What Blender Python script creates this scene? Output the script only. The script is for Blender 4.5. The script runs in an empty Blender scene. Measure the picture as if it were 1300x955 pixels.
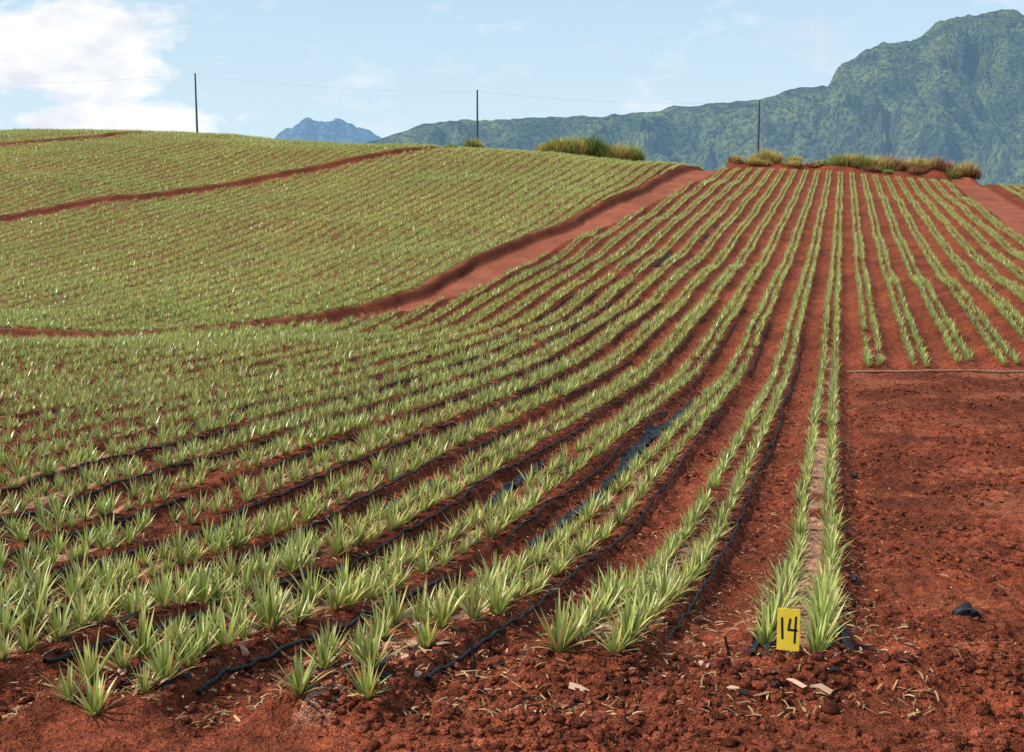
import bpy, math, numpy as np, itertools
from mathutils import Vector
rng=np.random.default_rng(7)
scene=bpy.context.scene
scene.view_settings.view_transform='Standard'
scene.view_settings.look='None'
scene.view_settings.exposure=0
CAMZ=4.6
# ------------------------------------------------------------ helpers
_tabs={}
def vnoise(x,y,seed=0):
    if seed not in _tabs: _tabs[seed]=np.random.default_rng(seed+100).random((256,256))
    T=_tabs[seed]
    x=np.asarray(x,float); y=np.asarray(y,float)
    xi=np.floor(x); yi=np.floor(y); fx=x-xi; fy=y-yi
    fx=fx*fx*(3-2*fx); fy=fy*fy*(3-2*fy)
    a=xi.astype(np.int64)&255; b=yi.astype(np.int64)&255; a1=(a+1)&255; b1=(b+1)&255
    return (T[a,b]*(1-fx)+T[a1,b]*fx)*(1-fy)+(T[a,b1]*(1-fx)+T[a1,b1]*fx)*fy
def fbm(x,y,o=4,seed=0,g=.5):
    s=0;a=1;t=0
    for i in range(o):
        s=s+a*vnoise(x*2**i+i*17.3,y*2**i+i*9.1,seed+i); t+=a; a*=g
    return s/t
def sstep(a,b,x):
    t=np.clip((x-a)/(b-a),0,1); return t*t*(3-2*t)
def hermite(xk,yk,x):
    xk=np.asarray(xk,float); yk=np.asarray(yk,float)
    d=np.diff(yk)/np.diff(xk); m=np.zeros_like(yk); m[0]=d[0]; m[-1]=d[-1]
    w=np.diff(xk); m[1:-1]=(d[:-1]*w[1:]+d[1:]*w[:-1])/(w[1:]+w[:-1])
    i=np.clip(np.searchsorted(xk,x)-1,0,len(xk)-2)
    h=xk[i+1]-xk[i]; t=np.clip((x-xk[i])/h,0,1)
    return yk[i]*(2*t**3-3*t**2+1)+h*m[i]*(t**3-2*t**2+t)+yk[i+1]*(-2*t**3+3*t**2)+h*m[i+1]*(t**3-t**2)
def mesh_obj(name,verts,faces,mat=None,smooth=False,cols=None,quads=None,tris=None):
    me=bpy.data.meshes.new(name)
    verts=np.asarray(verts,np.float32)
    if faces is not None:
        me.from_pydata([tuple(v) for v in verts],[],faces)
    else:
        Q=np.zeros((0,4),np.int32) if quads is None else np.asarray(quads,np.int32)
        T=np.zeros((0,3),np.int32) if tris is None else np.asarray(tris,np.int32)
        me.vertices.add(len(verts)); me.vertices.foreach_set('co',verts.ravel())
        loops=np.concatenate([Q.ravel(),T.ravel()]).astype(np.int32)
        me.loops.add(len(loops)); me.loops.foreach_set('vertex_index',loops)
        st=np.concatenate([np.arange(len(Q))*4,len(Q)*4+np.arange(len(T))*3]).astype(np.int32)
        me.polygons.add(len(st)); me.polygons.foreach_set('loop_start',st)
        me.update(calc_edges=True); me.validate()
    if smooth: me.polygons.foreach_set('use_smooth',np.ones(len(me.polygons),bool))
    if cols is not None:
        a=me.color_attributes.new('Col','FLOAT_COLOR','POINT')
        c=np.ones((len(verts),4),np.float32); c[:,:3]=cols
        a.data.foreach_set('color',c.ravel())
    ob=bpy.data.objects.new(name,me); scene.collection.objects.link(ob)
    if mat: me.materials.append(mat)
    return ob
def new_mat(name,rough=.9,spec=.2):
    m=bpy.data.materials.new(name); m.use_nodes=True
    nt=m.node_tree; b=nt.nodes['Principled BSDF']
    b.inputs['Roughness'].default_value=rough
    b.inputs['Specular IOR Level'].default_value=spec
    return m,nt,b
def N(nt,t,**kw):
    n=nt.nodes.new(t)
    for k,v in kw.items(): setattr(n,k,v)
    return n
def noise_node(nt,scale,detail=4,rough=.6,vec=None):
    n=N(nt,'ShaderNodeTexNoise'); n.inputs['Scale'].default_value=scale
    n.inputs['Detail'].default_value=detail; n.inputs['Roughness'].default_value=rough
    if vec is not None: nt.links.new(vec,n.inputs['Vector'])
    return n
def ramp(nt,src,p0,c0,p1,c1):
    r=N(nt,'ShaderNodeValToRGB'); r.color_ramp.elements[0].position=p0; r.color_ramp.elements[1].position=p1
    r.color_ramp.elements[0].color=(*c0,1); r.color_ramp.elements[1].color=(*c1,1)
    nt.links.new(src,r.inputs[0]); return r
def mul(nt,a,b,f=1.0):
    m=N(nt,'ShaderNodeMix',data_type='RGBA',blend_type='MULTIPLY'); m.inputs[0].default_value=f
    nt.links.new(a,m.inputs[6]); nt.links.new(b,m.inputs[7]); return m.outputs[2]
def plain(name,col,rough=.8,var=.35,scale=8,bump=.3,metal=0):
    m,nt,b=new_mat(name,rough)
    tc=N(nt,'ShaderNodeTexCoord')
    n=noise_node(nt,scale,5,.6,tc.outputs['Object'])
    r=ramp(nt,n.outputs[0],.3,tuple(c*(1-var) for c in col),.7,tuple(min(1,c*(1+var)) for c in col))
    nt.links.new(r.outputs[0],b.inputs['Base Color'])
    bp=N(nt,'ShaderNodeBump'); bp.inputs['Strength'].default_value=bump; bp.inputs['Distance'].default_value=.01
    nt.links.new(n.outputs[0],bp.inputs['Height']); nt.links.new(bp.outputs[0],b.inputs['Normal'])
    b.inputs['Metallic'].default_value=metal
    return m
# ------------------------------------------------------------ terrain description
R0=-.25; U0=.326; BED=1.8
DK=np.array([0,5,8.7,12,15.7,21,30,38,50,60,75,92,115,140,165,185,230,320,500,1000])
UK=np.array([-.60,-.505,-.272,-.039,.198,.322,.505,.62])
near=[3.45,3.5,3.63,4.25,4.55,4.6,4.62]
H=np.array([
 near+[4.9,4.65,4.85,3.8,1.0,-4.0,-11.4,-18.0,-22.8,-19,-6,3,6],
 near+[4.9,4.6,4.8,3.55,.6,-4.5,-12.1,-18.8,-23.3,-19,-6,3,6],
 near+[4.8,4.55,4.64,3.3,.6,-4.8,-11.0,-18.4,-22.2,-19,-6,3,6],
 near+[4.6,4.33,3.9,1.9,-.9,-5.5,-11.7,-17.8,-17.0,-11,-2,3,6],
 near+[4.55,3.3,2.3,.5,-2.1,-6.2,-10.6,-14.8,-14.0,-8,-1,3,6],
 near+[4.5,3.07,1.97,.1,-2.3,-6.0,-10.0,-13.8,-13.0,-8,-1,3,6],
 near+[4.4,3.1,2.0,.35,-1.9,-5.1,-8.5,-11.7,-11.4,-7,-1,3,6],
 near+[4.4,3.1,2.0,.35,-1.8,-4.7,-7.8,-10.8,-10.6,-7,-1,3,6]])
ud=np.linspace(UK[0],UK[-1],260); yd=np.concatenate([np.linspace(0,320,1281),np.linspace(324,1000,170)])
tmp=np.stack([hermite(UK,H[:,j],ud) for j in range(len(DK))],1)
TAB=np.stack([hermite(DK,tmp[i],yd) for i in range(len(ud))],0)
def base_z(X,Y):
    Yc=np.clip(Y,.01,999.9)
    u=np.clip(X/np.maximum(Yc,4),UK[0]+1e-6,UK[-1]-1e-6)
    fu=(u-ud[0])/(ud[1]-ud[0]); iu=np.clip(fu.astype(int),0,len(ud)-2); fu=fu-iu
    iy=np.clip(np.searchsorted(yd,Yc)-1,0,len(yd)-2); fy=(Yc-yd[iy])/(yd[iy+1]-yd[iy])
    h=(TAB[iu,iy]*(1-fu)+TAB[iu+1,iy]*fu)*(1-fy)+(TAB[iu,iy+1]*(1-fu)+TAB[iu+1,iy+1]*fu)*fy
    return CAMZ-h
ROADS=[
 ([(60,225,2.2),(43,190,2.2),(32.6,165,2.2),(21,135,2.3),(15,120,2.3),(9,105,2.2),(3.8,96,2.2),(-.7,86,2.3),(-4.1,74.5,2.3),(-7.4,69,2.1),(-11.8,65.5,1.3),(-17.3,63.5,.8),(-22,62,.8),(-26.2,60.8,2.4),(-31,60,3.4),(-60,57,3.4),(-120,50,3.4)],.6),
 ([(-120,100,1.5),(-66,112,1.5),(-58,115,1.5),(-44.7,128,1.3),(-28.3,146,1.2),(-20,154.5,1.1),(-10,165,1.0),(0,180,1.0)],.5),
 ([(-120,155,.9),(-81,163,.9),(-69,172,.8),(-62,188,.8),(-50,215,.8)],.3),
 ([(46,80,2.6),(52.6,100,2.6),(59.2,120,2.6),(72.6,161,2.6),(85,190,2.6)],.4)]
def road_dist(X,Y,poly):
    best=np.full(X.shape,1e9)
    for (a,b,w0),(c,d,w1) in zip(poly[:-1],poly[1:]):
        dx=c-a;dy=d-b; t=np.clip(((X-a)*dx+(Y-b)*dy)/(dx*dx+dy*dy),0,1)
        ds=np.hypot(X-a-t*dx,Y-b-t*dy); hw=w0+(w1-w0)*t
        best=np.minimum(best,ds-hw)
    return best
def masks(X,Y):
    r=X-U0*Y
    wob=(fbm(X*.35,Y*.35,2,5)-.5)*.8
    e=np.full(X.shape,1e9); dz=np.zeros(X.shape)
    for poly,dep in ROADS:
        ei=road_dist(X,Y,poly)+wob*.6
        e=np.minimum(e,ei)
        dz=dz-dep*(1-sstep(-.3,.35,ei))+.16*np.exp(-((ei-.75)/.4)**2)
    pl=sstep(.4,.9,e)
    rr=r-R0
    start=np.where(rr<.9,np.where(X<-.6,7.35,8.25)+.45*(vnoise(np.round(rr/BED)*3.7,0*rr,8)-.5),39.6)
    pl=pl*sstep(-.3,.2,Y-start)
    end=np.where((r>-22)&(r<60),160.,np.where(X/np.maximum(Y,1)<-.1,212.,190.))
    pl=pl*(1-sstep(-.3,.3,Y-end))
    return r,e,dz,pl
def bed_d(X,Y):
    r=X-U0*Y-R0+(vnoise(X*.15,Y*.15,9)-.5)*.12
    q=r/BED
    return (q-np.round(q))*BED, np.round(q)
def terr(X,Y,full=False):
    X=np.asarray(X,float);Y=np.asarray(Y,float)
    z=base_z(X,Y)
    r,e,dz,pl=masks(X,Y)
    d,k=bed_d(X,Y)
    ad=np.abs(d)
    z=z+dz
    z=z+pl*(.15*(1-sstep(.42,.60,ad))-.09*sstep(.55,.85,ad))*(1-.6*(1-sstep(-34,-26,r))*sstep(50,75,Y))
    z=z+(fbm(X*.12,Y*.12,3,20)-.5)*.7*sstep(30,70,Y)*(1-sstep(180,400,Y))
    fine=1-sstep(45,90,Y)
    z=z+fine*(fbm(X*1.4,Y*1.4,3,30)-.5)*.13+fine*(fbm(X*6,Y*6,3,40)-.5)*.12
    bare=(1-pl)*(1-sstep(38,40,Y))*sstep(.6,1.4,r-R0)
    z=z+bare*((fbm(X*2.2,Y*2.2,4,50,.65)-.5)*.32)
    z=z+.20*np.exp(-((Y-8.0-(vnoise(X*.8,X*0,3)-.5)*.5)/.33)**2)*sstep(.5,2.2,X)*(.5+vnoise(X*3,Y*3,13))
    for yy in (24.5,26.3,31.5):
        z=z-bare*.13*np.exp(-((Y-yy-.06*X-(vnoise(X*.2,X*0,4)-.5))/.25)**2)
    u=X/np.maximum(Y,1)
    z=z+(.6+1.4*vnoise(X*.35,Y*.2,6))*np.exp(-((Y-164.5)/1.8)**2)*sstep(.19,.225,u)*(1-sstep(.45,.47,u))
    if full: return z,r,e,pl,d,k,bare
    return z
def axis(lo,hi,step,ratio,maxstep,mid,far,r2):
    a=hi;s=step
    right=[]
    while a<far:
        s=min(s*ratio,maxstep) if a<mid else s*r2
        a+=s; right.append(a)
    a=lo;s=step;left=[]
    while a>-far:
        s=min(s*ratio,maxstep) if a>-mid else s*r2
        a-=s; left.append(a)
    return np.concatenate([left[::-1],np.arange(lo,hi+1e-6,step),right])
gx=axis(-10,8.5,.05,1.02,.5,112,7000,1.2)
gy=[-40,-20,-10,-5,-1,2,4,5]
a=5.5
while a<14: gy.append(a); a+=.045
s=.045
while a<215: gy.append(a); s*=1.0075; s=min(s,.6); a+=s
while a<8000: gy.append(a); s*=1.15; a+=s
gy=np.array(gy)
GX,GY=np.meshgrid(gx,gy); nx=len(gx); ny=len(gy)
X=GX.ravel();Y=GY.ravel()
z,r,e,pl,d,k,bare=terr(X,Y,True)
I=np.arange((nx*ny)).reshape(ny,nx)
quads=np.stack([I[:-1,:-1],I[:-1,1:],I[1:,1:],I[1:,:-1]],-1).reshape(-1,4)
soil=np.array([.275,.064,.028]); road=np.array([.38,.108,.055]); dark=np.array([.10,.026,.014]); paper=np.array([.62,.31,.18])
grass=np.array([.10,.11,.035])
n1=fbm(X*.5,Y*.5,4,60)[:,None]; n2=fbm(X*3,Y*3,3,70)[:,None]
c=soil*(.5+1.0*n1)*(.6+.8*n2)
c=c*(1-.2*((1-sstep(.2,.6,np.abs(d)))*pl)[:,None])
patch=sstep(.48,.60,fbm(X*.45,Y*.9,4,63,.6))
c=c+(dark-c)*((patch*bare*.5)[:,None])
dusty=sstep(.50,.65,fbm(X*.3+9,Y*.6,4,67,.6))
c=c+(np.array([.44,.135,.062])-c)*((dusty*bare*.6)[:,None])
rm=(1-sstep(-.4,.2,e))[:,None]; c=c*(1-rm)+road*(.6+.8*n1)*rm
em=(np.exp(-((e-.15)/.4)**2)*.7)[:,None]; c=c*(1-em)+dark*em  # road edges darkened: shade of the cut bank painted into the soil colour
pm=(1-sstep(.12,.17,np.abs(d)))*pl*sstep(.45,.55,fbm(X*.7,Y*.7,3,80)+.25*(k==0)-.05-.25*sstep(18,34,Y))*(1-sstep(30,50,Y))
pm=pm[:,None]*.85; c=c*(1-pm)+paper*(.8+.4*n2)*pm
ft_=(1-sstep(-31,-27,r))*pl*sstep(40,60,Y)
c=c+(np.array([.25,.15,.058])-c)*(ft_*.6)[:,None]
uu=X/np.maximum(Y,1)
gm=np.where(uu<-.1,sstep(213,222,Y),np.where(r>-22,sstep(170,180,Y),sstep(190,200,Y)))[:,None]; c=c*(1-gm)+grass*(.7+.6*n1)*gm
m,nt,b=new_mat('red_soil',.95,.1)
at=N(nt,'ShaderNodeVertexColor',layer_name='Col'); geo=N(nt,'ShaderNodeNewGeometry')
na=noise_node(nt,7,4,.7,geo.outputs['Position']); nb=noise_node(nt,45,2,.7,geo.outputs['Position'])
ra=ramp(nt,na.outputs[0],.32,(.42,.39,.39),.68,(1.45,1.5,1.5)); rb=ramp(nt,nb.outputs[0],.3,(.45,.45,.45),.72,(1.5,1.5,1.5))
cc=mul(nt,mul(nt,at.outputs[0],ra.outputs[0]),rb.outputs[0])
nt.links.new(cc,b.inputs['Base Color'])
b1=N(nt,'ShaderNodeBump'); b1.inputs['Strength'].default_value=1; b1.inputs['Distance'].default_value=.18
nt.links.new(na.outputs[0],b1.inputs['Height'])
b2=N(nt,'ShaderNodeBump'); b2.inputs['Strength'].default_value=.8; b2.inputs['Distance'].default_value=.03
nt.links.new(nb.outputs[0],b2.inputs['Height']); nt.links.new(b1.outputs[0],b2.inputs['Normal']); nt.links.new(b2.outputs[0],b.inputs['Normal'])
SOIL=m
ground=mesh_obj('ground',np.stack([X,Y,z],1),None,m,True,c,quads=quads)
# ------------------------------------------------------------ leaf material
def leaf_mat(name,trans=.3,rough=.45,spec=.4):
    m,nt,b=new_mat(name,rough,spec)
    at=N(nt,'ShaderNodeVertexColor',layer_name='Col')
    nt.links.new(at.outputs[0],b.inputs['Base Color'])
    t=N(nt,'ShaderNodeBsdfTranslucent'); nt.links.new(at.outputs[0],t.inputs['Color'])
    mx=N(nt,'ShaderNodeMixShader'); mx.inputs[0].default_value=trans
    nt.links.new(b.outputs[0],mx.inputs[1]); nt.links.new(t.outputs[0],mx.inputs[2])
    nt.links.new(mx.outputs[0],nt.nodes['Material Output'].inputs['Surface'])
    return m
LEAF=leaf_mat('pineapple_leaf',.25,.34,.55)
def rosettes(P,scale,L,S,across,wid,tone,spread=1.0):
    n=len(P)
    f=(np.arange(L)+.5)/L
    phi=(np.arange(L)*2.39996)[None,:]+rng.random((n,1))*6.28+rng.normal(0,.25,(n,L))
    th0=(.06+.72*f[None,:]+rng.normal(0,.12,(n,L)))*spread
    curv=(.02+.38*f[None,:])*(.2+1.3*rng.random((n,L)))*spread
    ln=(.45-.13*f[None,:]**2)*(.58+.50*rng.random((n,L)))*scale[:,None]
    w0=wid*(.75+.4*rng.random((n,L)))*scale[:,None]
    tt=np.linspace(0,1,S+1)
    px=np.zeros((n,L,S+1));pz=np.zeros((n,L,S+1))
    for i in range(S):
        tm=(tt[i]+tt[i+1])/2; th=th0+curv*tm*1.3
        px[:,:,i+1]=px[:,:,i]+np.sin(th)*ln/S; pz[:,:,i+1]=pz[:,:,i]+np.cos(th)*ln/S
    px+= .02*scale[:,None,None]
    wt=(1-tt)**.75*(.75+.9*tt*(1-tt))
    wv=w0[:,:,None]*wt
    cs,sn=np.cos(phi)[:,:,None],np.sin(phi)[:,:,None]
    cen=np.stack([px*cs,px*sn,pz],-1)+P[:,None,None,:]
    side=np.stack([-sn+0*px,cs+0*px,0*px],-1)
    M=S
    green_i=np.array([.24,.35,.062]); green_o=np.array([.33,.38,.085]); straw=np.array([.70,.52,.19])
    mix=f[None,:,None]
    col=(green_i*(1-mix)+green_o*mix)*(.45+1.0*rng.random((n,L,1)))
    dry=(rng.random((n,L))<(.05+.40*f[None,:]**2)).astype(float)[:,:,None]*(.4+.6*rng.random((n,L,1)))
    col=col*(1-dry)+straw*dry*(.8+.3*rng.random((n,L,1)))
    col=col*tone[:,None,:]
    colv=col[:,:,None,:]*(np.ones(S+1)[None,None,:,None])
    tipd=np.clip((tt-.35)/.65,0,1)[None,None,:,None]*(.2+.7*rng.random((n,L,1,1)))
    colv=colv*(1-tipd)+np.array([.70,.62,.25])*tipd
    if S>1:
        based=np.clip(1-tt*2.2,0,1)[None,None,:,None]*.6  # leaf bases darkened for contrast: shade inside the clump painted into the colour
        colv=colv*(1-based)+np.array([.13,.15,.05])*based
    if across==3:
        up=np.array([0,0,1.])
        ring=np.stack([cen+side*wv[...,None]*.5+up*wv[...,None]*.25,cen-up*wv[...,None]*.05,cen-side*wv[...,None]*.5+up*wv[...,None]*.25],3)
    else:
        ring=np.stack([cen+side*wv[...,None]*.5,cen-side*wv[...,None]*.5],3)
    A=across
    body=ring[:,:,:M]
    tip=cen[:,:,M]
    per=M*A+1
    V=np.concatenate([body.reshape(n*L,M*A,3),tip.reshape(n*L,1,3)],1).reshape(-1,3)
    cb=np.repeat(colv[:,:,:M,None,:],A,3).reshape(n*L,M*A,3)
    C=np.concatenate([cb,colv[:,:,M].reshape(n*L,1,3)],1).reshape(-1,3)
    C=np.minimum(C,.8)
    base=(np.arange(n*L)*per)[:,None]
    q=[]
    for i in range(M-1):
        for j in range(A-1): q.append([i*A+j,i*A+j+1,(i+1)*A+j+1,(i+1)*A+j])
    t=[[ (M-1)*A+j,(M-1)*A+j+1,M*A] for j in range(A-1)]
    Q=(base[:,:,None]+np.array(q)[None]).reshape(-1,4) if q else np.zeros((0,4),int)
    T=(base[:,:,None]+np.array(t)[None]).reshape(-1,3)
    return V,Q,T,C
px=[];py=[]
for kk in range(-84,26):
    for off in (-.25,.25,.9):
        yy=np.arange(6.9,214,.30); yy=yy+rng.normal(0,.055,len(yy))
        rr=R0+kk*BED+off
        xx=rr+U0*yy
        xx=xx-(vnoise(xx*.15,yy*.15,9)-.5)*.12+rng.normal(0,.035 if off<.5 else .14,len(yy))
        if off>.5:
            pr=np.clip((-rr-24)/12,0,.75)*sstep(40,62,yy)
            pr=np.maximum(pr,.5*sstep(-.12,-.42,xx/yy)*sstep(22,36,yy)*(rr<-9))
            pr=pr*sstep(.25,.5,fbm(xx*.12,yy*.12,2,99)+.1)
            keep=rng.random(len(yy))<pr; xx=xx[keep];yy=yy[keep]
        px.append(xx);py.append(yy)
px=np.concatenate(px);py=np.concatenate(py)
u=px/py
ok=(u>-.68)&(u<.66); px=px[ok];py=py[ok]
rr_,ee,_,pm_=masks(px,py)
gapn=fbm(px*.25,py*.25,3,90)
ok=(pm_>.6)&(rng.random(len(px))>.03+.25*(gapn>.66)); px=px[ok];py=py[ok];rr_=rr_[ok]
pzz=terr(px,py)
P=np.stack([px,py,pzz-.015],1)
sc=(.70+.50*rng.random(len(px)))*(.80+.4*fbm(px*.2,py*.2,3,95))
dense=(1-sstep(-34,-26,rr_))*sstep(40,60,py)
sc=sc*(1+.10*dense)*(1+.10*sstep(28,45,py))
tn=fbm(px*.09,py*.09,3,97)
tone=np.stack([.86+.50*tn,.92+.18*tn,.90+.1*tn],1)*(.8+.4*rng.random((len(px),1)))*(1+.15*dense[:,None])
D=np.hypot(px,py)
parts=[]; off=0
for lo,hi,L,S,A,w in ((0,17,28,4,3,.044),(17,40,21,3,2,.045),(40,80,14,2,2,.058),(80,400,9,1,2,.084)):
    s_=np.where((D>=lo)&(D<hi))[0]
    V,Q,T,C=rosettes(P[s_],sc[s_],L,S,A,w,tone[s_],1.0 if hi<100 else 1.25); parts.append((V,Q+off,T+off,C)); off+=len(V)
mesh_obj('pineapple_plants',np.concatenate([p[0] for p in parts]),None,LEAF,False,np.concatenate([p[3] for p in parts]),
  quads=np.concatenate([p[1] for p in parts]),tris=np.concatenate([p[2] for p in parts]))
# ------------------------------------------------------------ clods / debris
ico_v=[];t=(1+5**.5)/2
for s1 in (-1,1):
    for s2 in (-t,t): ico_v+= [(0,s1,s2),(s1,s2,0),(s2,0,s1)]
ico_v=np.array(ico_v,float); ico_v/=np.linalg.norm(ico_v[0])
dm=np.linalg.norm(ico_v[:,None]-ico_v[None],axis=2); el=np.min(dm[dm>0])*1.01
ico_f=[]
for i,j,k2 in itertools.combinations(range(12),3):
    if dm[i,j]<el and dm[j,k2]<el and dm[i,k2]<el:
        nrm=np.cross(ico_v[j]-ico_v[i],ico_v[k2]-ico_v[i])
        ico_f.append((i,j,k2) if nrm@ico_v[i]>0 else (i,k2,j))
ico_f=np.array(ico_f)
def scatter_lumps(name,x,y,size,mat,col,flat=.7,sink=.35):
    n=len(x); z=terr(x,y)
    R=1+rng.normal(0,.25,(n,12,1))
    V=ico_v[None]*R*size[:,None,None]*np.array([1,1,flat])*(.6+.8*rng.random((n,1,3)))
    a=rng.random(n)*6.28; ca,sa=np.cos(a)[:,None],np.sin(a)[:,None]
    vx=V[:,:,0]*ca-V[:,:,1]*sa; vy=V[:,:,0]*sa+V[:,:,1]*ca
    V=np.stack([vx+x[:,None],vy+y[:,None],V[:,:,2]+z[:,None]+(size*(flat-sink)*.5)[:,None]],-1)
    F=(np.arange(n)*12)[:,None,None]+ico_f[None]
    C=np.repeat((np.array(col)*(.5+.9*rng.random((n,1))))[:,None,:],12,1).reshape(-1,3)
    return mesh_obj(name,V.reshape(-1,3),None,mat,False,C,tris=F.reshape(-1,3))
n=110000
yy=6+34*rng.random(n)**1.4; xx=(rng.random(n)*1.3-.65)*yy
_,_,_,pp=masks(xx,yy); dd,_=bed_d(xx,yy)
keep=(pp<.5)&(xx-U0*yy>-.2)|(np.abs(dd)>.4)&(rng.random(n)<.7)|(yy<8.8)
xx=xx[keep];yy=yy[keep]
cl=fbm(xx*.9,yy*.9,3,120); keep=rng.random(len(xx))<sstep(.34,.62,cl); xx=xx[keep];yy=yy[keep]
sz=.008+.048*rng.random(len(xx))**4+.012*(yy>18)*rng.random(len(xx))
scatter_lumps('soil_clods',xx,yy,sz,SOIL,(.26,.064,.031))
n=800; yy=8.0+rng.normal(0,.25,n); xx=.8+6.4*rng.random(n)
scatter_lumps('soil_berm_clods',xx,yy,.015+.05*rng.random(n)**3.5,SOIL,(.18,.045,.023))
def litter(name,x,y,ln,wd,mat,cols):
    n=len(x); z=terr(x,y)+.012+.02*rng.random(n)
    a=rng.random(n)*6.28; tilt=rng.normal(0,.25,n)
    dx=np.stack([np.cos(a)*np.cos(tilt),np.sin(a)*np.cos(tilt),np.sin(tilt)],1); sd=np.stack([-np.sin(a),np.cos(a),rng.normal(0,.4,n)],1)
    c0=np.stack([x,y,z],1); up=np.array([0,0,1])
    h=ln[:,None]/2
    bow=(.15*ln*rng.random(n))[:,None]*up
    V=np.stack([c0-dx*h-sd*wd[:,None]/2,c0-dx*h+sd*wd[:,None]/2,c0+bow-sd*wd[:,None]/2,c0+bow+sd*wd[:,None]/2,c0+dx*h-sd*wd[:,None]/4,c0+dx*h+sd*wd[:,None]/4],1)
    f=np.array([[0,2,3,1],[2,4,5,3]]); Q=(np.arange(n)*6)[:,None,None]+f[None]
    C=np.repeat(cols[:,None,:],6,1).reshape(-1,3)
    return mesh_obj(name,V.reshape(-1,3),None,mat,False,C,quads=Q.reshape(-1,4))
n=15000; yy=7.4+30*rng.random(n)**1.5; xx=(rng.random(n)*1.3-.66)*yy
keep=((xx-U0*yy<.9)&((yy>8.3)|(rng.random(n)<.6)))|(rng.random(n)<.06); xx=xx[keep];yy=yy[keep]; n=len(xx)
tan=np.array([.46,.28,.135])*(.3+1.0*rng.random((n,1)))
litter('dry_leaf_litter',xx,yy,.03+.12*rng.random(n)**1.5,.005+.014*rng.random(n),leaf_mat('dry_litter',.1,.8,.1),tan)
n=190; yy=7.7+2.2*rng.random(n)**1.3; kk=rng.integers(-5,1,n); xx=R0+kk*BED+rng.normal(0,.4,n)+U0*yy
pc=np.where(rng.random((n,1))<.5,np.array([[.52,.31,.21]]),np.array([[.03,.028,.03]]))*(.6+.6*rng.random((n,1)))
litter('mulch_scraps',xx,yy,.07+.25*rng.random(n)**2,.02+.05*rng.random(n),leaf_mat('mulch_scrap',.05,.7,.1),pc)
BLK=plain('black_plastic',(.018,.018,.020),.5,.5,20,.6)
def ribbon(name,rr,y0,y1,w,thr=0):
    n=int((y1-y0)/.06); yy=np.linspace(y0,y1,n); W=7
    ph=rng.random()*50
    cx=rr+U0*yy+(vnoise(yy*.6+ph,yy*0,150)-.5)*.25
    ww=w*np.clip(1.5*vnoise(yy*.9+ph,yy*0+3,151)+.5*vnoise(yy*5+ph,yy*0+3,155)-thr,.03,2)
    rows=[]
    for j in range(W):
        s=(j/(W-1)-.5)
        x=cx+s*ww; z=terr(x,yy)+.015+np.minimum(ww/w,1)*(.14*w/.2*vnoise(yy*7+ph,yy*0+j*1.7,152)**2+.03*vnoise(yy*14,yy*0+j*2.3,153))-.03*(ww<w*.08)
        rows.append(np.stack([x,yy+.06*(vnoise(yy*6,yy*0+j*3.1,154)-.5),z],1))
    V=np.stack(rows,1).reshape(-1,3)
    I=np.arange(n*W).reshape(n,W)
    Q=np.stack([I[:-1,:-1],I[:-1,1:],I[1:,1:],I[1:,:-1]],-1).reshape(-1,4)
    return mesh_obj(name,V,None,BLK,False,quads=Q)
for rr,y0,y1,w,th in ((-4.70,15.5,33,.21,-.15),(-6.5,11,22.5,.13,.25),(-8.3,14,27,.14,.25),(-13.6,26,36,.28,0),(-10.1,22,34,.17,.25),
                   (-2.75,8.5,14,.08,.4),(-4.6,8.4,13,.10,.35),(-15.4,32,48,.28,.1),(-19.3,44,50,.35,.1),(-17.2,60,66,.3,.2),(-14,74,84,.3,.3),(-12.1,88,100,.24,.3),(.12,8.4,9.3,.07,0),(-.75,8.3,9.2,.06,0)):
    ribbon('black_plastic_film',rr,y0,y1,w,th)
def crumple(name,x,y,s):
    bpy.ops.mesh.primitive_ico_sphere_add(subdivisions=3,radius=1); o=bpy.context.object; o.name=name
    for v in o.data.vertices:
        c=v.co; f=.65+.8*float(vnoise(c.x*2.1+x*5,c.y*2.1+c.z*1.7+y,160)); v.co=Vector((c.x*s*f*1.3,c.y*s*f*.8,max(c.z,-.3)*s*f*.8))
    o.location=(x,y,float(terr(np.array([x]),np.array([y]))[0])+s*.2); o.rotation_euler=(0,0,rng.random()*3)
    o.data.materials.append(BLK)
for x,y,s in ((5.15,10.9,.12),(4.6,13.1,.07),(4.0,13.9,.05),(6.6,19.5,.06),(5.5,16.2,.05),(3.6,10.5,.04),(7.4,21.2,.08),(6.3,24,.07)):
    crumple('plastic_scrap',x,y,s)
def tube(name,pts,rad,mat,bev=4):
    cu=bpy.data.curves.new(name,'CURVE'); cu.dimensions='3D'; cu.bevel_depth=rad; cu.bevel_resolution=bev
    sp=cu.splines.new('POLY'); sp.points.add(len(pts)-1)
    for p,q in zip(sp.points,pts): p.co=(*q,1)
    o=bpy.data.objects.new(name,cu); scene.collection.objects.link(o); cu.materials.append(mat); return o
for kk,side_,y0,y1 in ((-1,.52,8.3,45),(-2,.5,8.0,50),(-3,.52,7.8,55),(-4,.5,8.5,58),(-5,.52,9,60),(-6,.52,11,60),(-7,.5,13,62),(-8,.52,15,66),(-9,.5,18,66),(-10,.52,22,70)):
    yy=np.arange(y0,y1,.12); xx=R0+kk*BED+side_+U0*yy+(vnoise(yy*.5,yy*0+kk,180)-.5)*.14
    zz=terr(xx,yy)+.045-.09*sstep(.60,.70,vnoise(yy*.35,yy*0+kk*2.3+30,181))
    tube('drip_line',list(zip(xx,yy,zz)),.018+.0012*abs(kk),BLK,1)
HOSE=plain('hose_rubber',(.26,.13,.085),.6)
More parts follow.
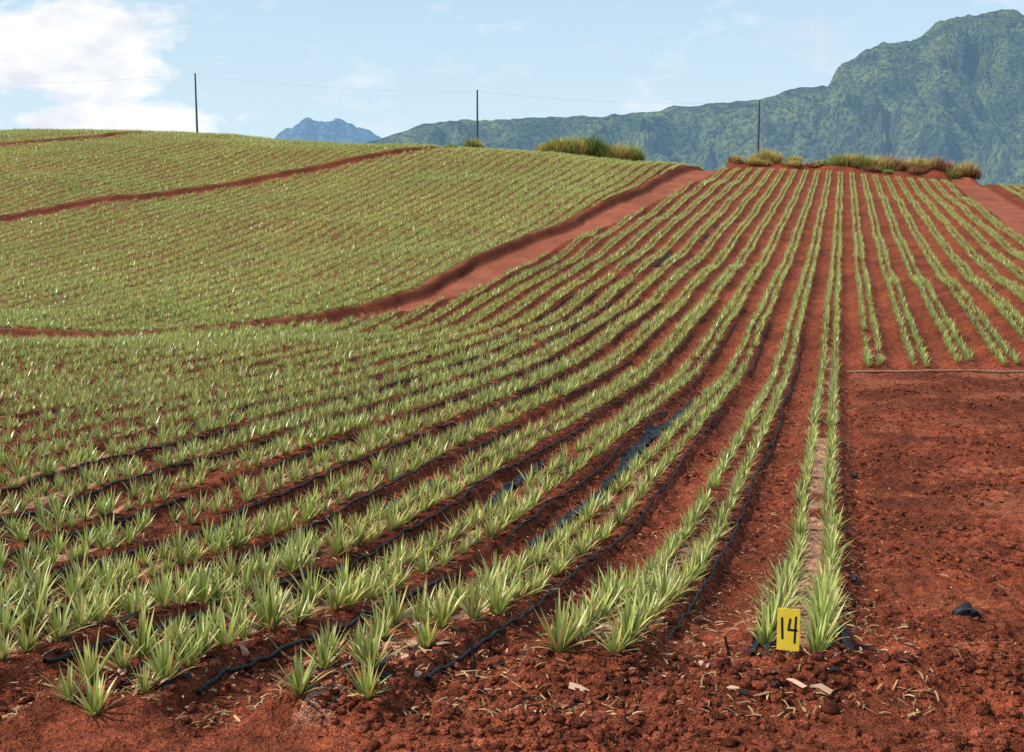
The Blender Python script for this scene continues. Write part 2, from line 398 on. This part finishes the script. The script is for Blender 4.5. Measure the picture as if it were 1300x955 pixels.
xs=np.linspace(13.2,24,60); ys=38.9-.012*(xs-13)**2+.12*np.sin(xs*1.1)
tr_=terr(xs,ys); zs=np.convolve(np.pad(tr_,3,'edge'),np.ones(7)/7,'valid')+.06
tube('irrigation_hose',list(zip(xs,ys,zs)),.05,HOSE)
STICK=plain('dead_stick',(.09,.05,.035),.9)
for x0,y0,x1,y1 in ((4.6,15.9,5.5,16.2),(6.1,20.0,6.5,19.2),(8.2,24.6,9.2,24.3),(8.0,27.5,8.7,27.2),(-3.4,8.6,-3.15,8.15),(-2.3,9.0,-1.7,8.7)):
    t_=np.linspace(0,1,6); xa=x0+(x1-x0)*t_; ya=y0+(y1-y0)*t_+.03*np.sin(t_*7); za=terr(xa,ya)+.03
    tube('dead_stick',list(zip(xa,ya,za)),.014,STICK,2)
for x,y in ((-.35,8.6),(2.0,8.9)):
    z0=float(terr(np.array([x]),np.array([y]))[0]); tube('drip_riser',[(x,y,z0-.05),(x+.01,y,z0+.12),(x-.02,y+.01,z0+.26)],.012,BLK,2)
# ------------------------------------------------------------ number sign 14
sx,sy=2.34,8.12; sz0=float(terr(np.array([sx]),np.array([sy]))[0])
par=bpy.data.objects.new('row_number_sign',None); scene.collection.objects.link(par); par.location=(sx,sy,sz0); par.rotation_euler=(math.radians(-4),0,math.radians(-14))
YEL=plain('yellow_card',(.72,.50,.04),.55,.1,12,.1); INK=plain('black_ink',(.012,.012,.012),.6,.2)
WOOD=plain('stake_wood',(.28,.19,.11),.85)
def box(name,cx,cy,cz,w,dp,h,mat,bev=.002,rot=0):
    bpy.ops.mesh.primitive_cube_add(size=1); o=bpy.context.object; o.name=name
    for v in o.data.vertices: v.co=Vector((v.co.x*w,v.co.y*dp,v.co.z*h))
    o.location=(cx,cy,cz); o.rotation_euler=(0,rot,0); o.parent=par; o.data.materials.append(mat)
    bm=o.modifiers.new('b','BEVEL'); bm.width=bev; bm.segments=2; return o
box('card',0,0,.235,.185,.006,.36,YEL,.002)
box('stake',0,.018,.16,.03,.02,.42,WOOD,.003)
def stroke(name,pts):
    w=.009
    V=[];F=[]
    for (a,b_),(c_,d_) in zip(pts[:-1],pts[1:]):
        dx,dz=c_-a,d_-b_; l=math.hypot(dx,dz); ex,ez=dx/l*w*.9,dz/l*w*.9; nx_,nz_=-dz/l*w,dx/l*w; i=len(V)
        for yy_ in (-.0055,-.0035):
            V+=[(a-ex+nx_,yy_,b_-ez+nz_),(a-ex-nx_,yy_,b_-ez-nz_),(c_+ex-nx_,yy_,d_+ez-nz_),(c_+ex+nx_,yy_,d_+ez+nz_)]
        F+=[(i,i+1,i+2,i+3),(i+7,i+6,i+5,i+4),(i,i+4,i+5,i+1),(i+1,i+5,i+6,i+2),(i+2,i+6,i+7,i+3),(i+3,i+7,i+4,i)]
    o=mesh_obj(name,V,F,INK); o.parent=par
stroke('digit_one',[(-.055,.33),(-.048,.16)])
stroke('digit_four_a',[(.012,.325),(.0,.235),(.065,.235)])
stroke('digit_four_b',[(.058,.345),(.052,.13)])
# ------------------------------------------------------------ crest grass / shrubs
TUFT=leaf_mat('dry_grass',.3,.7,.1)
def tussocks(name,centers,blades):
    V=[];C=[]
    for (x,y,w,h,col) in centers:
        z=float(terr(np.array([x]),np.array([y]))[0])
        n=blades
        a=rng.random(n)*6.28; rad=np.sqrt(rng.random(n))*w
        bx=x+np.cos(a)*rad; by=y+np.sin(a)*rad*.6
        hh=h*(1-.5*(rad/w)**2)*(.6+.45*rng.random(n))
        lean=rng.normal(0,.28,(n,2))*hh[:,None]+np.stack([np.cos(a),np.sin(a)],1)*(rad*.35)[:,None]
        z0=z-.2+hh*rng.random(n)*.6
        wd=.05+.07*rng.random(n); ang=rng.random(n)*3.14
        sx_,sy_=np.cos(ang)*wd,np.sin(ang)*wd
        v=np.stack([np.stack([bx-sx_,by-sy_,z0],1),np.stack([bx+sx_,by+sy_,z0],1),np.stack([bx+lean[:,0],by+lean[:,1],np.maximum(z+hh,z0+.25)],1)],1)
        V.append(v.reshape(-1,3))
        cb=np.array(col)*(.5+.9*rng.random((n,1)))
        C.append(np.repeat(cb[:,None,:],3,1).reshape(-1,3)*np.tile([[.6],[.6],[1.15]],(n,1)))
    V=np.concatenate(V);C=np.concatenate(C)
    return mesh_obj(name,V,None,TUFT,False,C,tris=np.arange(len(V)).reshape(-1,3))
gold=(.60,.46,.15); yg=(.36,.38,.10); brn=(.42,.21,.11); grn=(.15,.22,.06)
cs=[]
for i in range(60):
    x=36+39*rng.random(); t_=(x-36)/39
    hh=.7+1.1*vnoise(x*.35,0,170); col=[gold,yg,brn,brn][rng.integers(0,4)] if t_>.45 else [yg,brn,gold][rng.integers(0,3)]
    cs.append((x,165+rng.normal(0,.8),.6+.8*rng.random(),float(hh),col))
for x,h in ((39.8,2.6),(41.2,3.4),(42.6,2.5)): cs.append((x,164.8,1.3,h,gold))
for x in np.linspace(53,61,8): cs.append((x,165,1.2,2.5+1.3*rng.random(),gold if rng.random()<.4 else yg))
for x in np.linspace(62,75,12): cs.append((x,165,1.2,2.2+1.3*rng.random(),brn if rng.random()<.4 else gold))
tussocks('crest_grass',cs,260)
cs=[(x,168+rng.normal(0,.6),1.0+.6*rng.random(),h*1.3+.9*rng.random(),c_) for x,h,c_ in ((5.6,1.9,gold),(7.0,2.5,yg),(8.4,2.4,gold),(9.6,2.2,yg),(11,2.4,gold),(12.3,2.8,yg),(13.5,3.0,grn),(14.8,2.6,grn),(16,2.1,yg),(17.2,2.4,gold),(18.6,2.2,gold),(19.8,2.3,yg),(20.6,1.6,yg))]
tussocks('shrub_hedge',cs,650)
tussocks('roadside_shrub',[(-6.6,166.5,1.1,2.2,yg),(-5.6,166.5,.8,1.8,gold),(-10,167,.8,1.3,yg)],400)
# ------------------------------------------------------------ utility poles & wires
POLE=plain('pole_wood',(.07,.07,.085),.85,.25,3)
WIRE=plain('wire',(.42,.42,.45),.6)
tops=[]
def pole(x,y,ztop,extra):
    p=bpy.data.objects.new('utility_pole',None); scene.collection.objects.link(p)
    zb=float(terr(np.array([x]),np.array([y]))[0])-.5
    p.location=(x,y,zb); h=ztop-zb
    bpy.ops.mesh.primitive_cone_add(vertices=14,radius1=.2,radius2=.13,depth=h,location=(0,0,h/2)); o=bpy.context.object; o.name='shaft'; o.parent=p; o.data.materials.append(POLE)
    for j,zz in enumerate((h-.25,h-1.0)):
        bpy.ops.mesh.primitive_cylinder_add(vertices=10,radius=.07,depth=.3,location=(0,-.2,zz)); o=bpy.context.object; o.name='insulator_%d'%(j+1); o.parent=p; o.data.materials.append(POLE)
        bpy.ops.mesh.primitive_cube_add(size=1,location=(0,-.1,zz)); o=bpy.context.object; o.name='bracket_%d'%(j+1); o.scale=(.08,.3,.08); o.parent=p; o.data.materials.append(POLE)
    return (x,y-.2,ztop-.25)
def top(u,tanv,y): return (u*y,y,CAMZ+tanv*y)
for (u_,t_,y_) in ((-.3095,.181,186),(-.034,.165,172),(.2425,.155,170)):
    x,y,zt=top(u_,t_,y_); tops.append(pole(x,y,zt,0))
tops=[top(-.62,.172,205)]+tops+[top(.52,.128,175),]
for (a_,b_) in zip(tops[:-1],tops[1:]):
    t_=np.linspace(0,1,25); A_=np.array(a_);B_=np.array(b_)
    pts=A_[None]*(1-t_[:,None])+B_[None]*t_[:,None]; pts[:,2]-=4*.9*t_*(1-t_)
    tube('power_line',[tuple(q) for q in pts],.013,WIRE,1)
# ------------------------------------------------------------ mountains
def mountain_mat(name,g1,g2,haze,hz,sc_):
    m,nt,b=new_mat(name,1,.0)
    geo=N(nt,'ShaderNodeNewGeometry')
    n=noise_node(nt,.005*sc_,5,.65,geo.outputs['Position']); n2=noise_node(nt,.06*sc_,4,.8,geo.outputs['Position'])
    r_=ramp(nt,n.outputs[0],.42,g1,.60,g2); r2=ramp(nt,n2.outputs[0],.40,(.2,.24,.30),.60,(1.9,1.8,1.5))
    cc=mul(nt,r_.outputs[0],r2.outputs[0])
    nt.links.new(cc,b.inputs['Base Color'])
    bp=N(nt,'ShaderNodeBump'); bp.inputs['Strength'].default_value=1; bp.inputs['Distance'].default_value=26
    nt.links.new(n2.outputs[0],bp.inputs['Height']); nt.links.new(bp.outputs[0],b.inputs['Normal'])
    b.inputs['Emission Color'].default_value=(*haze,1); b.inputs['Emission Strength'].default_value=hz  # bluish emission stands in for air haze; the slopes are no light source
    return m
xs=np.arange(-2600,5200,12.); ys=np.arange(1500,7200,15.)
MX,MY=np.meshgrid(xs,ys)
fu=[-1,-.5,-.3,-.178,-.147,-.116,-.07,-.023,.039,.085,.116,.17,.193,.24,.271,.302,.34,.387,.441,.503,.6,1.5]
ft=[.03,.05,.085,.108,.116,.127,.137,.140,.1435,.1442,.1473,.152,.155,.160,.168,.172,.168,.158,.145,.13,.11,.05]
bu=[-.5,.1,.232,.271,.302,.310,.317,.34,.364,.387,.398,.41,.433,.464,.503,.58,.7,1.,1.6]
bt=[.0,.08,.13,.155,.172,.175,.189,.206,.2114,.214,.218,.229,.237,.244,.241,.22,.18,.12,.05]
def layer(Yc,Wf,Wb,uk,tk,spur,seed,fr,amp=.85):
    wx=MX+(fbm(MX/500,MY/500,3,seed)-.5)*520
    Hc=np.interp(MX/Yc,uk,tk)*Yc+(fbm(MX/80,MX*0,4,seed+3)-.5)*fr
    d=np.where(MY<Yc,(Yc-MY)/Wf,(MY-Yc)/Wb); g=np.clip(1-d,0,1)**1.25
    nn=fbm(wx/spur,MY/(spur*2.6),5,seed+7)
    rd=1-np.abs(2*nn-1)*4.5
    rd=np.clip(rd,-1.2,1)
    return Hc*g+(rd-.6)*Hc*.30*amp*np.clip(g*(1-g)*4,0,1)+(fbm(MX/50,MY/50,4,seed+9)-.5)*60*np.clip(1-g,.12,1)*(g>0)
Z1=layer(3500,1900,1500,fu,ft,260,200,34,1.15); Z2=layer(5300,2500,2500,bu,bt,360,230,70,1.2)
MZ=np.maximum(Z1,Z2)-6
I=np.arange(MX.size).reshape(MX.shape)
Q=np.stack([I[:-1,:-1],I[:-1,1:],I[1:,1:],I[1:,:-1]],-1).reshape(-1,4)
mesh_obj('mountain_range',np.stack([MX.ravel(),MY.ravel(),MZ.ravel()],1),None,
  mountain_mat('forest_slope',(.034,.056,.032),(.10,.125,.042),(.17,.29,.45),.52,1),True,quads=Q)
xs=np.arange(-4200,800,25.); ys=np.arange(8000,11000,30.)
MX,MY=np.meshgrid(xs,ys)
pu=[-.6,-.32,-.26,-.235,-.22,-.207,-.196,-.186,-.178,-.16,-.14,-.1,.1]; pt=[.05,.09,.108,.118,.129,.135,.1395,.1375,.1385,.132,.125,.10,.05]
MZ=layer(9500,1400,1400,pu,pt,420,260,110,.7)
I=np.arange(MX.size).reshape(MX.shape)
Q=np.stack([I[:-1,:-1],I[:-1,1:],I[1:,1:],I[1:,:-1]],-1).reshape(-1,4)
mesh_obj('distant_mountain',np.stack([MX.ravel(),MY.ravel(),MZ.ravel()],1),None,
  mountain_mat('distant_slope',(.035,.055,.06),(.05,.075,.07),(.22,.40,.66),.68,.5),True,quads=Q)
# ------------------------------------------------------------ light & sky
el=math.radians(49); az=math.radians(-102)
to=Vector((math.sin(az)*math.cos(el),math.cos(az)*math.cos(el),math.sin(el)))
sl=bpy.data.lights.new('sun','SUN'); sl.energy=5.0; sl.angle=math.radians(.5); sl.color=(1,.96,.88)
so=bpy.data.objects.new('sun',sl); scene.collection.objects.link(so); so.rotation_euler=(-to).to_track_quat('-Z','Y').to_euler()
w=bpy.data.worlds.new('World'); scene.world=w; w.use_nodes=True; nt=w.node_tree; bg=nt.nodes['Background']
sk=N(nt,'ShaderNodeTexSky',sky_type='NISHITA'); sk.sun_disc=False; sk.sun_elevation=el; sk.sun_rotation=az%(2*math.pi)
sk.air_density=1.0; sk.dust_density=1.5; sk.ozone_density=1.5
tc=N(nt,'ShaderNodeTexCoord'); sp=N(nt,'ShaderNodeSeparateXYZ'); nt.links.new(tc.outputs['Generated'],sp.inputs[0])
def M(op,a,b=None,clamp=False):
    n=N(nt,'ShaderNodeMath',operation=op); n.use_clamp=clamp
    for i,v in enumerate((a,b)):
        if v is None: continue
        if isinstance(v,(int,float)): n.inputs[i].default_value=v
        else: nt.links.new(v,n.inputs[i])
    return n.outputs[0]
yc=M('MAXIMUM',sp.outputs[1],.08); A_=M('DIVIDE',sp.outputs[0],yc); E_=M('DIVIDE',sp.outputs[2],yc)
cb=N(nt,'ShaderNodeCombineXYZ'); nt.links.new(A_,cb.inputs[0]); nt.links.new(M('MULTIPLY',E_,1.9),cb.inputs[1])
cn=noise_node(nt,11,6,.6,cb.outputs[0]); cn2=noise_node(nt,8,4,.55,cb.outputs[0])
def blob(a,e,ra,re):
    x_=M('DIVIDE',M('SUBTRACT',A_,a),ra); y_=M('DIVIDE',M('SUBTRACT',E_,e),re)
    return M('SUBTRACT',1.0,M('SQRT',M('ADD',M('MULTIPLY',x_,x_),M('MULTIPLY',y_,y_))))
bl=M('MAXIMUM',blob(-.46,.205,.18,.055),blob(-.39,.134,.13,.022))
bl=M('MAXIMUM',bl,-.35)
dens=M('ADD',M('MULTIPLY',M('SUBTRACT',cn.outputs[0],.5),3.2),M('MULTIPLY',bl,1.5))
mask=M('MULTIPLY',M('SUBTRACT',dens,.05),2.2,True)
wisp=M('MULTIPLY',M('MULTIPLY',M('SUBTRACT',cn.outputs[0],.53),3.0,True),.75)
mask=M('MAXIMUM',mask,wisp)
cr=ramp(nt,cn2.outputs[0],.40,(8.2,8.6,9.3),.54,(10.6,10.6,10.6))
gr=N(nt,'ShaderNodeValToRGB'); gr.color_ramp.elements[0].position=.12; gr.color_ramp.elements[1].position=.42
gr.color_ramp.elements[0].color=(.76,.96,1.08,1); gr.color_ramp.elements[1].color=(.44,.70,.98,1)
nt.links.new(sp.outputs[2],gr.inputs[0])
sc10=N(nt,'ShaderNodeMix',data_type='RGBA',blend_type='MULTIPLY'); sc10.inputs[0].default_value=1; nt.links.new(gr.outputs[0],sc10.inputs[6]); sc10.inputs[7].default_value=(10,10,10,1)
hz=N(nt,'ShaderNodeMix',data_type='RGBA'); hz.inputs[0].default_value=.8; nt.links.new(sk.outputs[0],hz.inputs[6]); nt.links.new(sc10.outputs[2],hz.inputs[7])
mx=N(nt,'ShaderNodeMix',data_type='RGBA'); nt.links.new(mask,mx.inputs[0]); nt.links.new(hz.outputs[2],mx.inputs[6]); nt.links.new(cr.outputs[0],mx.inputs[7])
nt.links.new(mx.outputs[2],bg.inputs['Color']); bg.inputs['Strength'].default_value=.1
# ------------------------------------------------------------ camera
cam=bpy.data.cameras.new('camera'); cam.lens=35.0; cam.sensor_width=36; cam.clip_end=30000; cam.clip_start=.1
co=bpy.data.objects.new('camera',cam); scene.collection.objects.link(co); co.location=(0,0,CAMZ); co.rotation_euler=(math.radians(90-6.66),0,0)
scene.camera=co
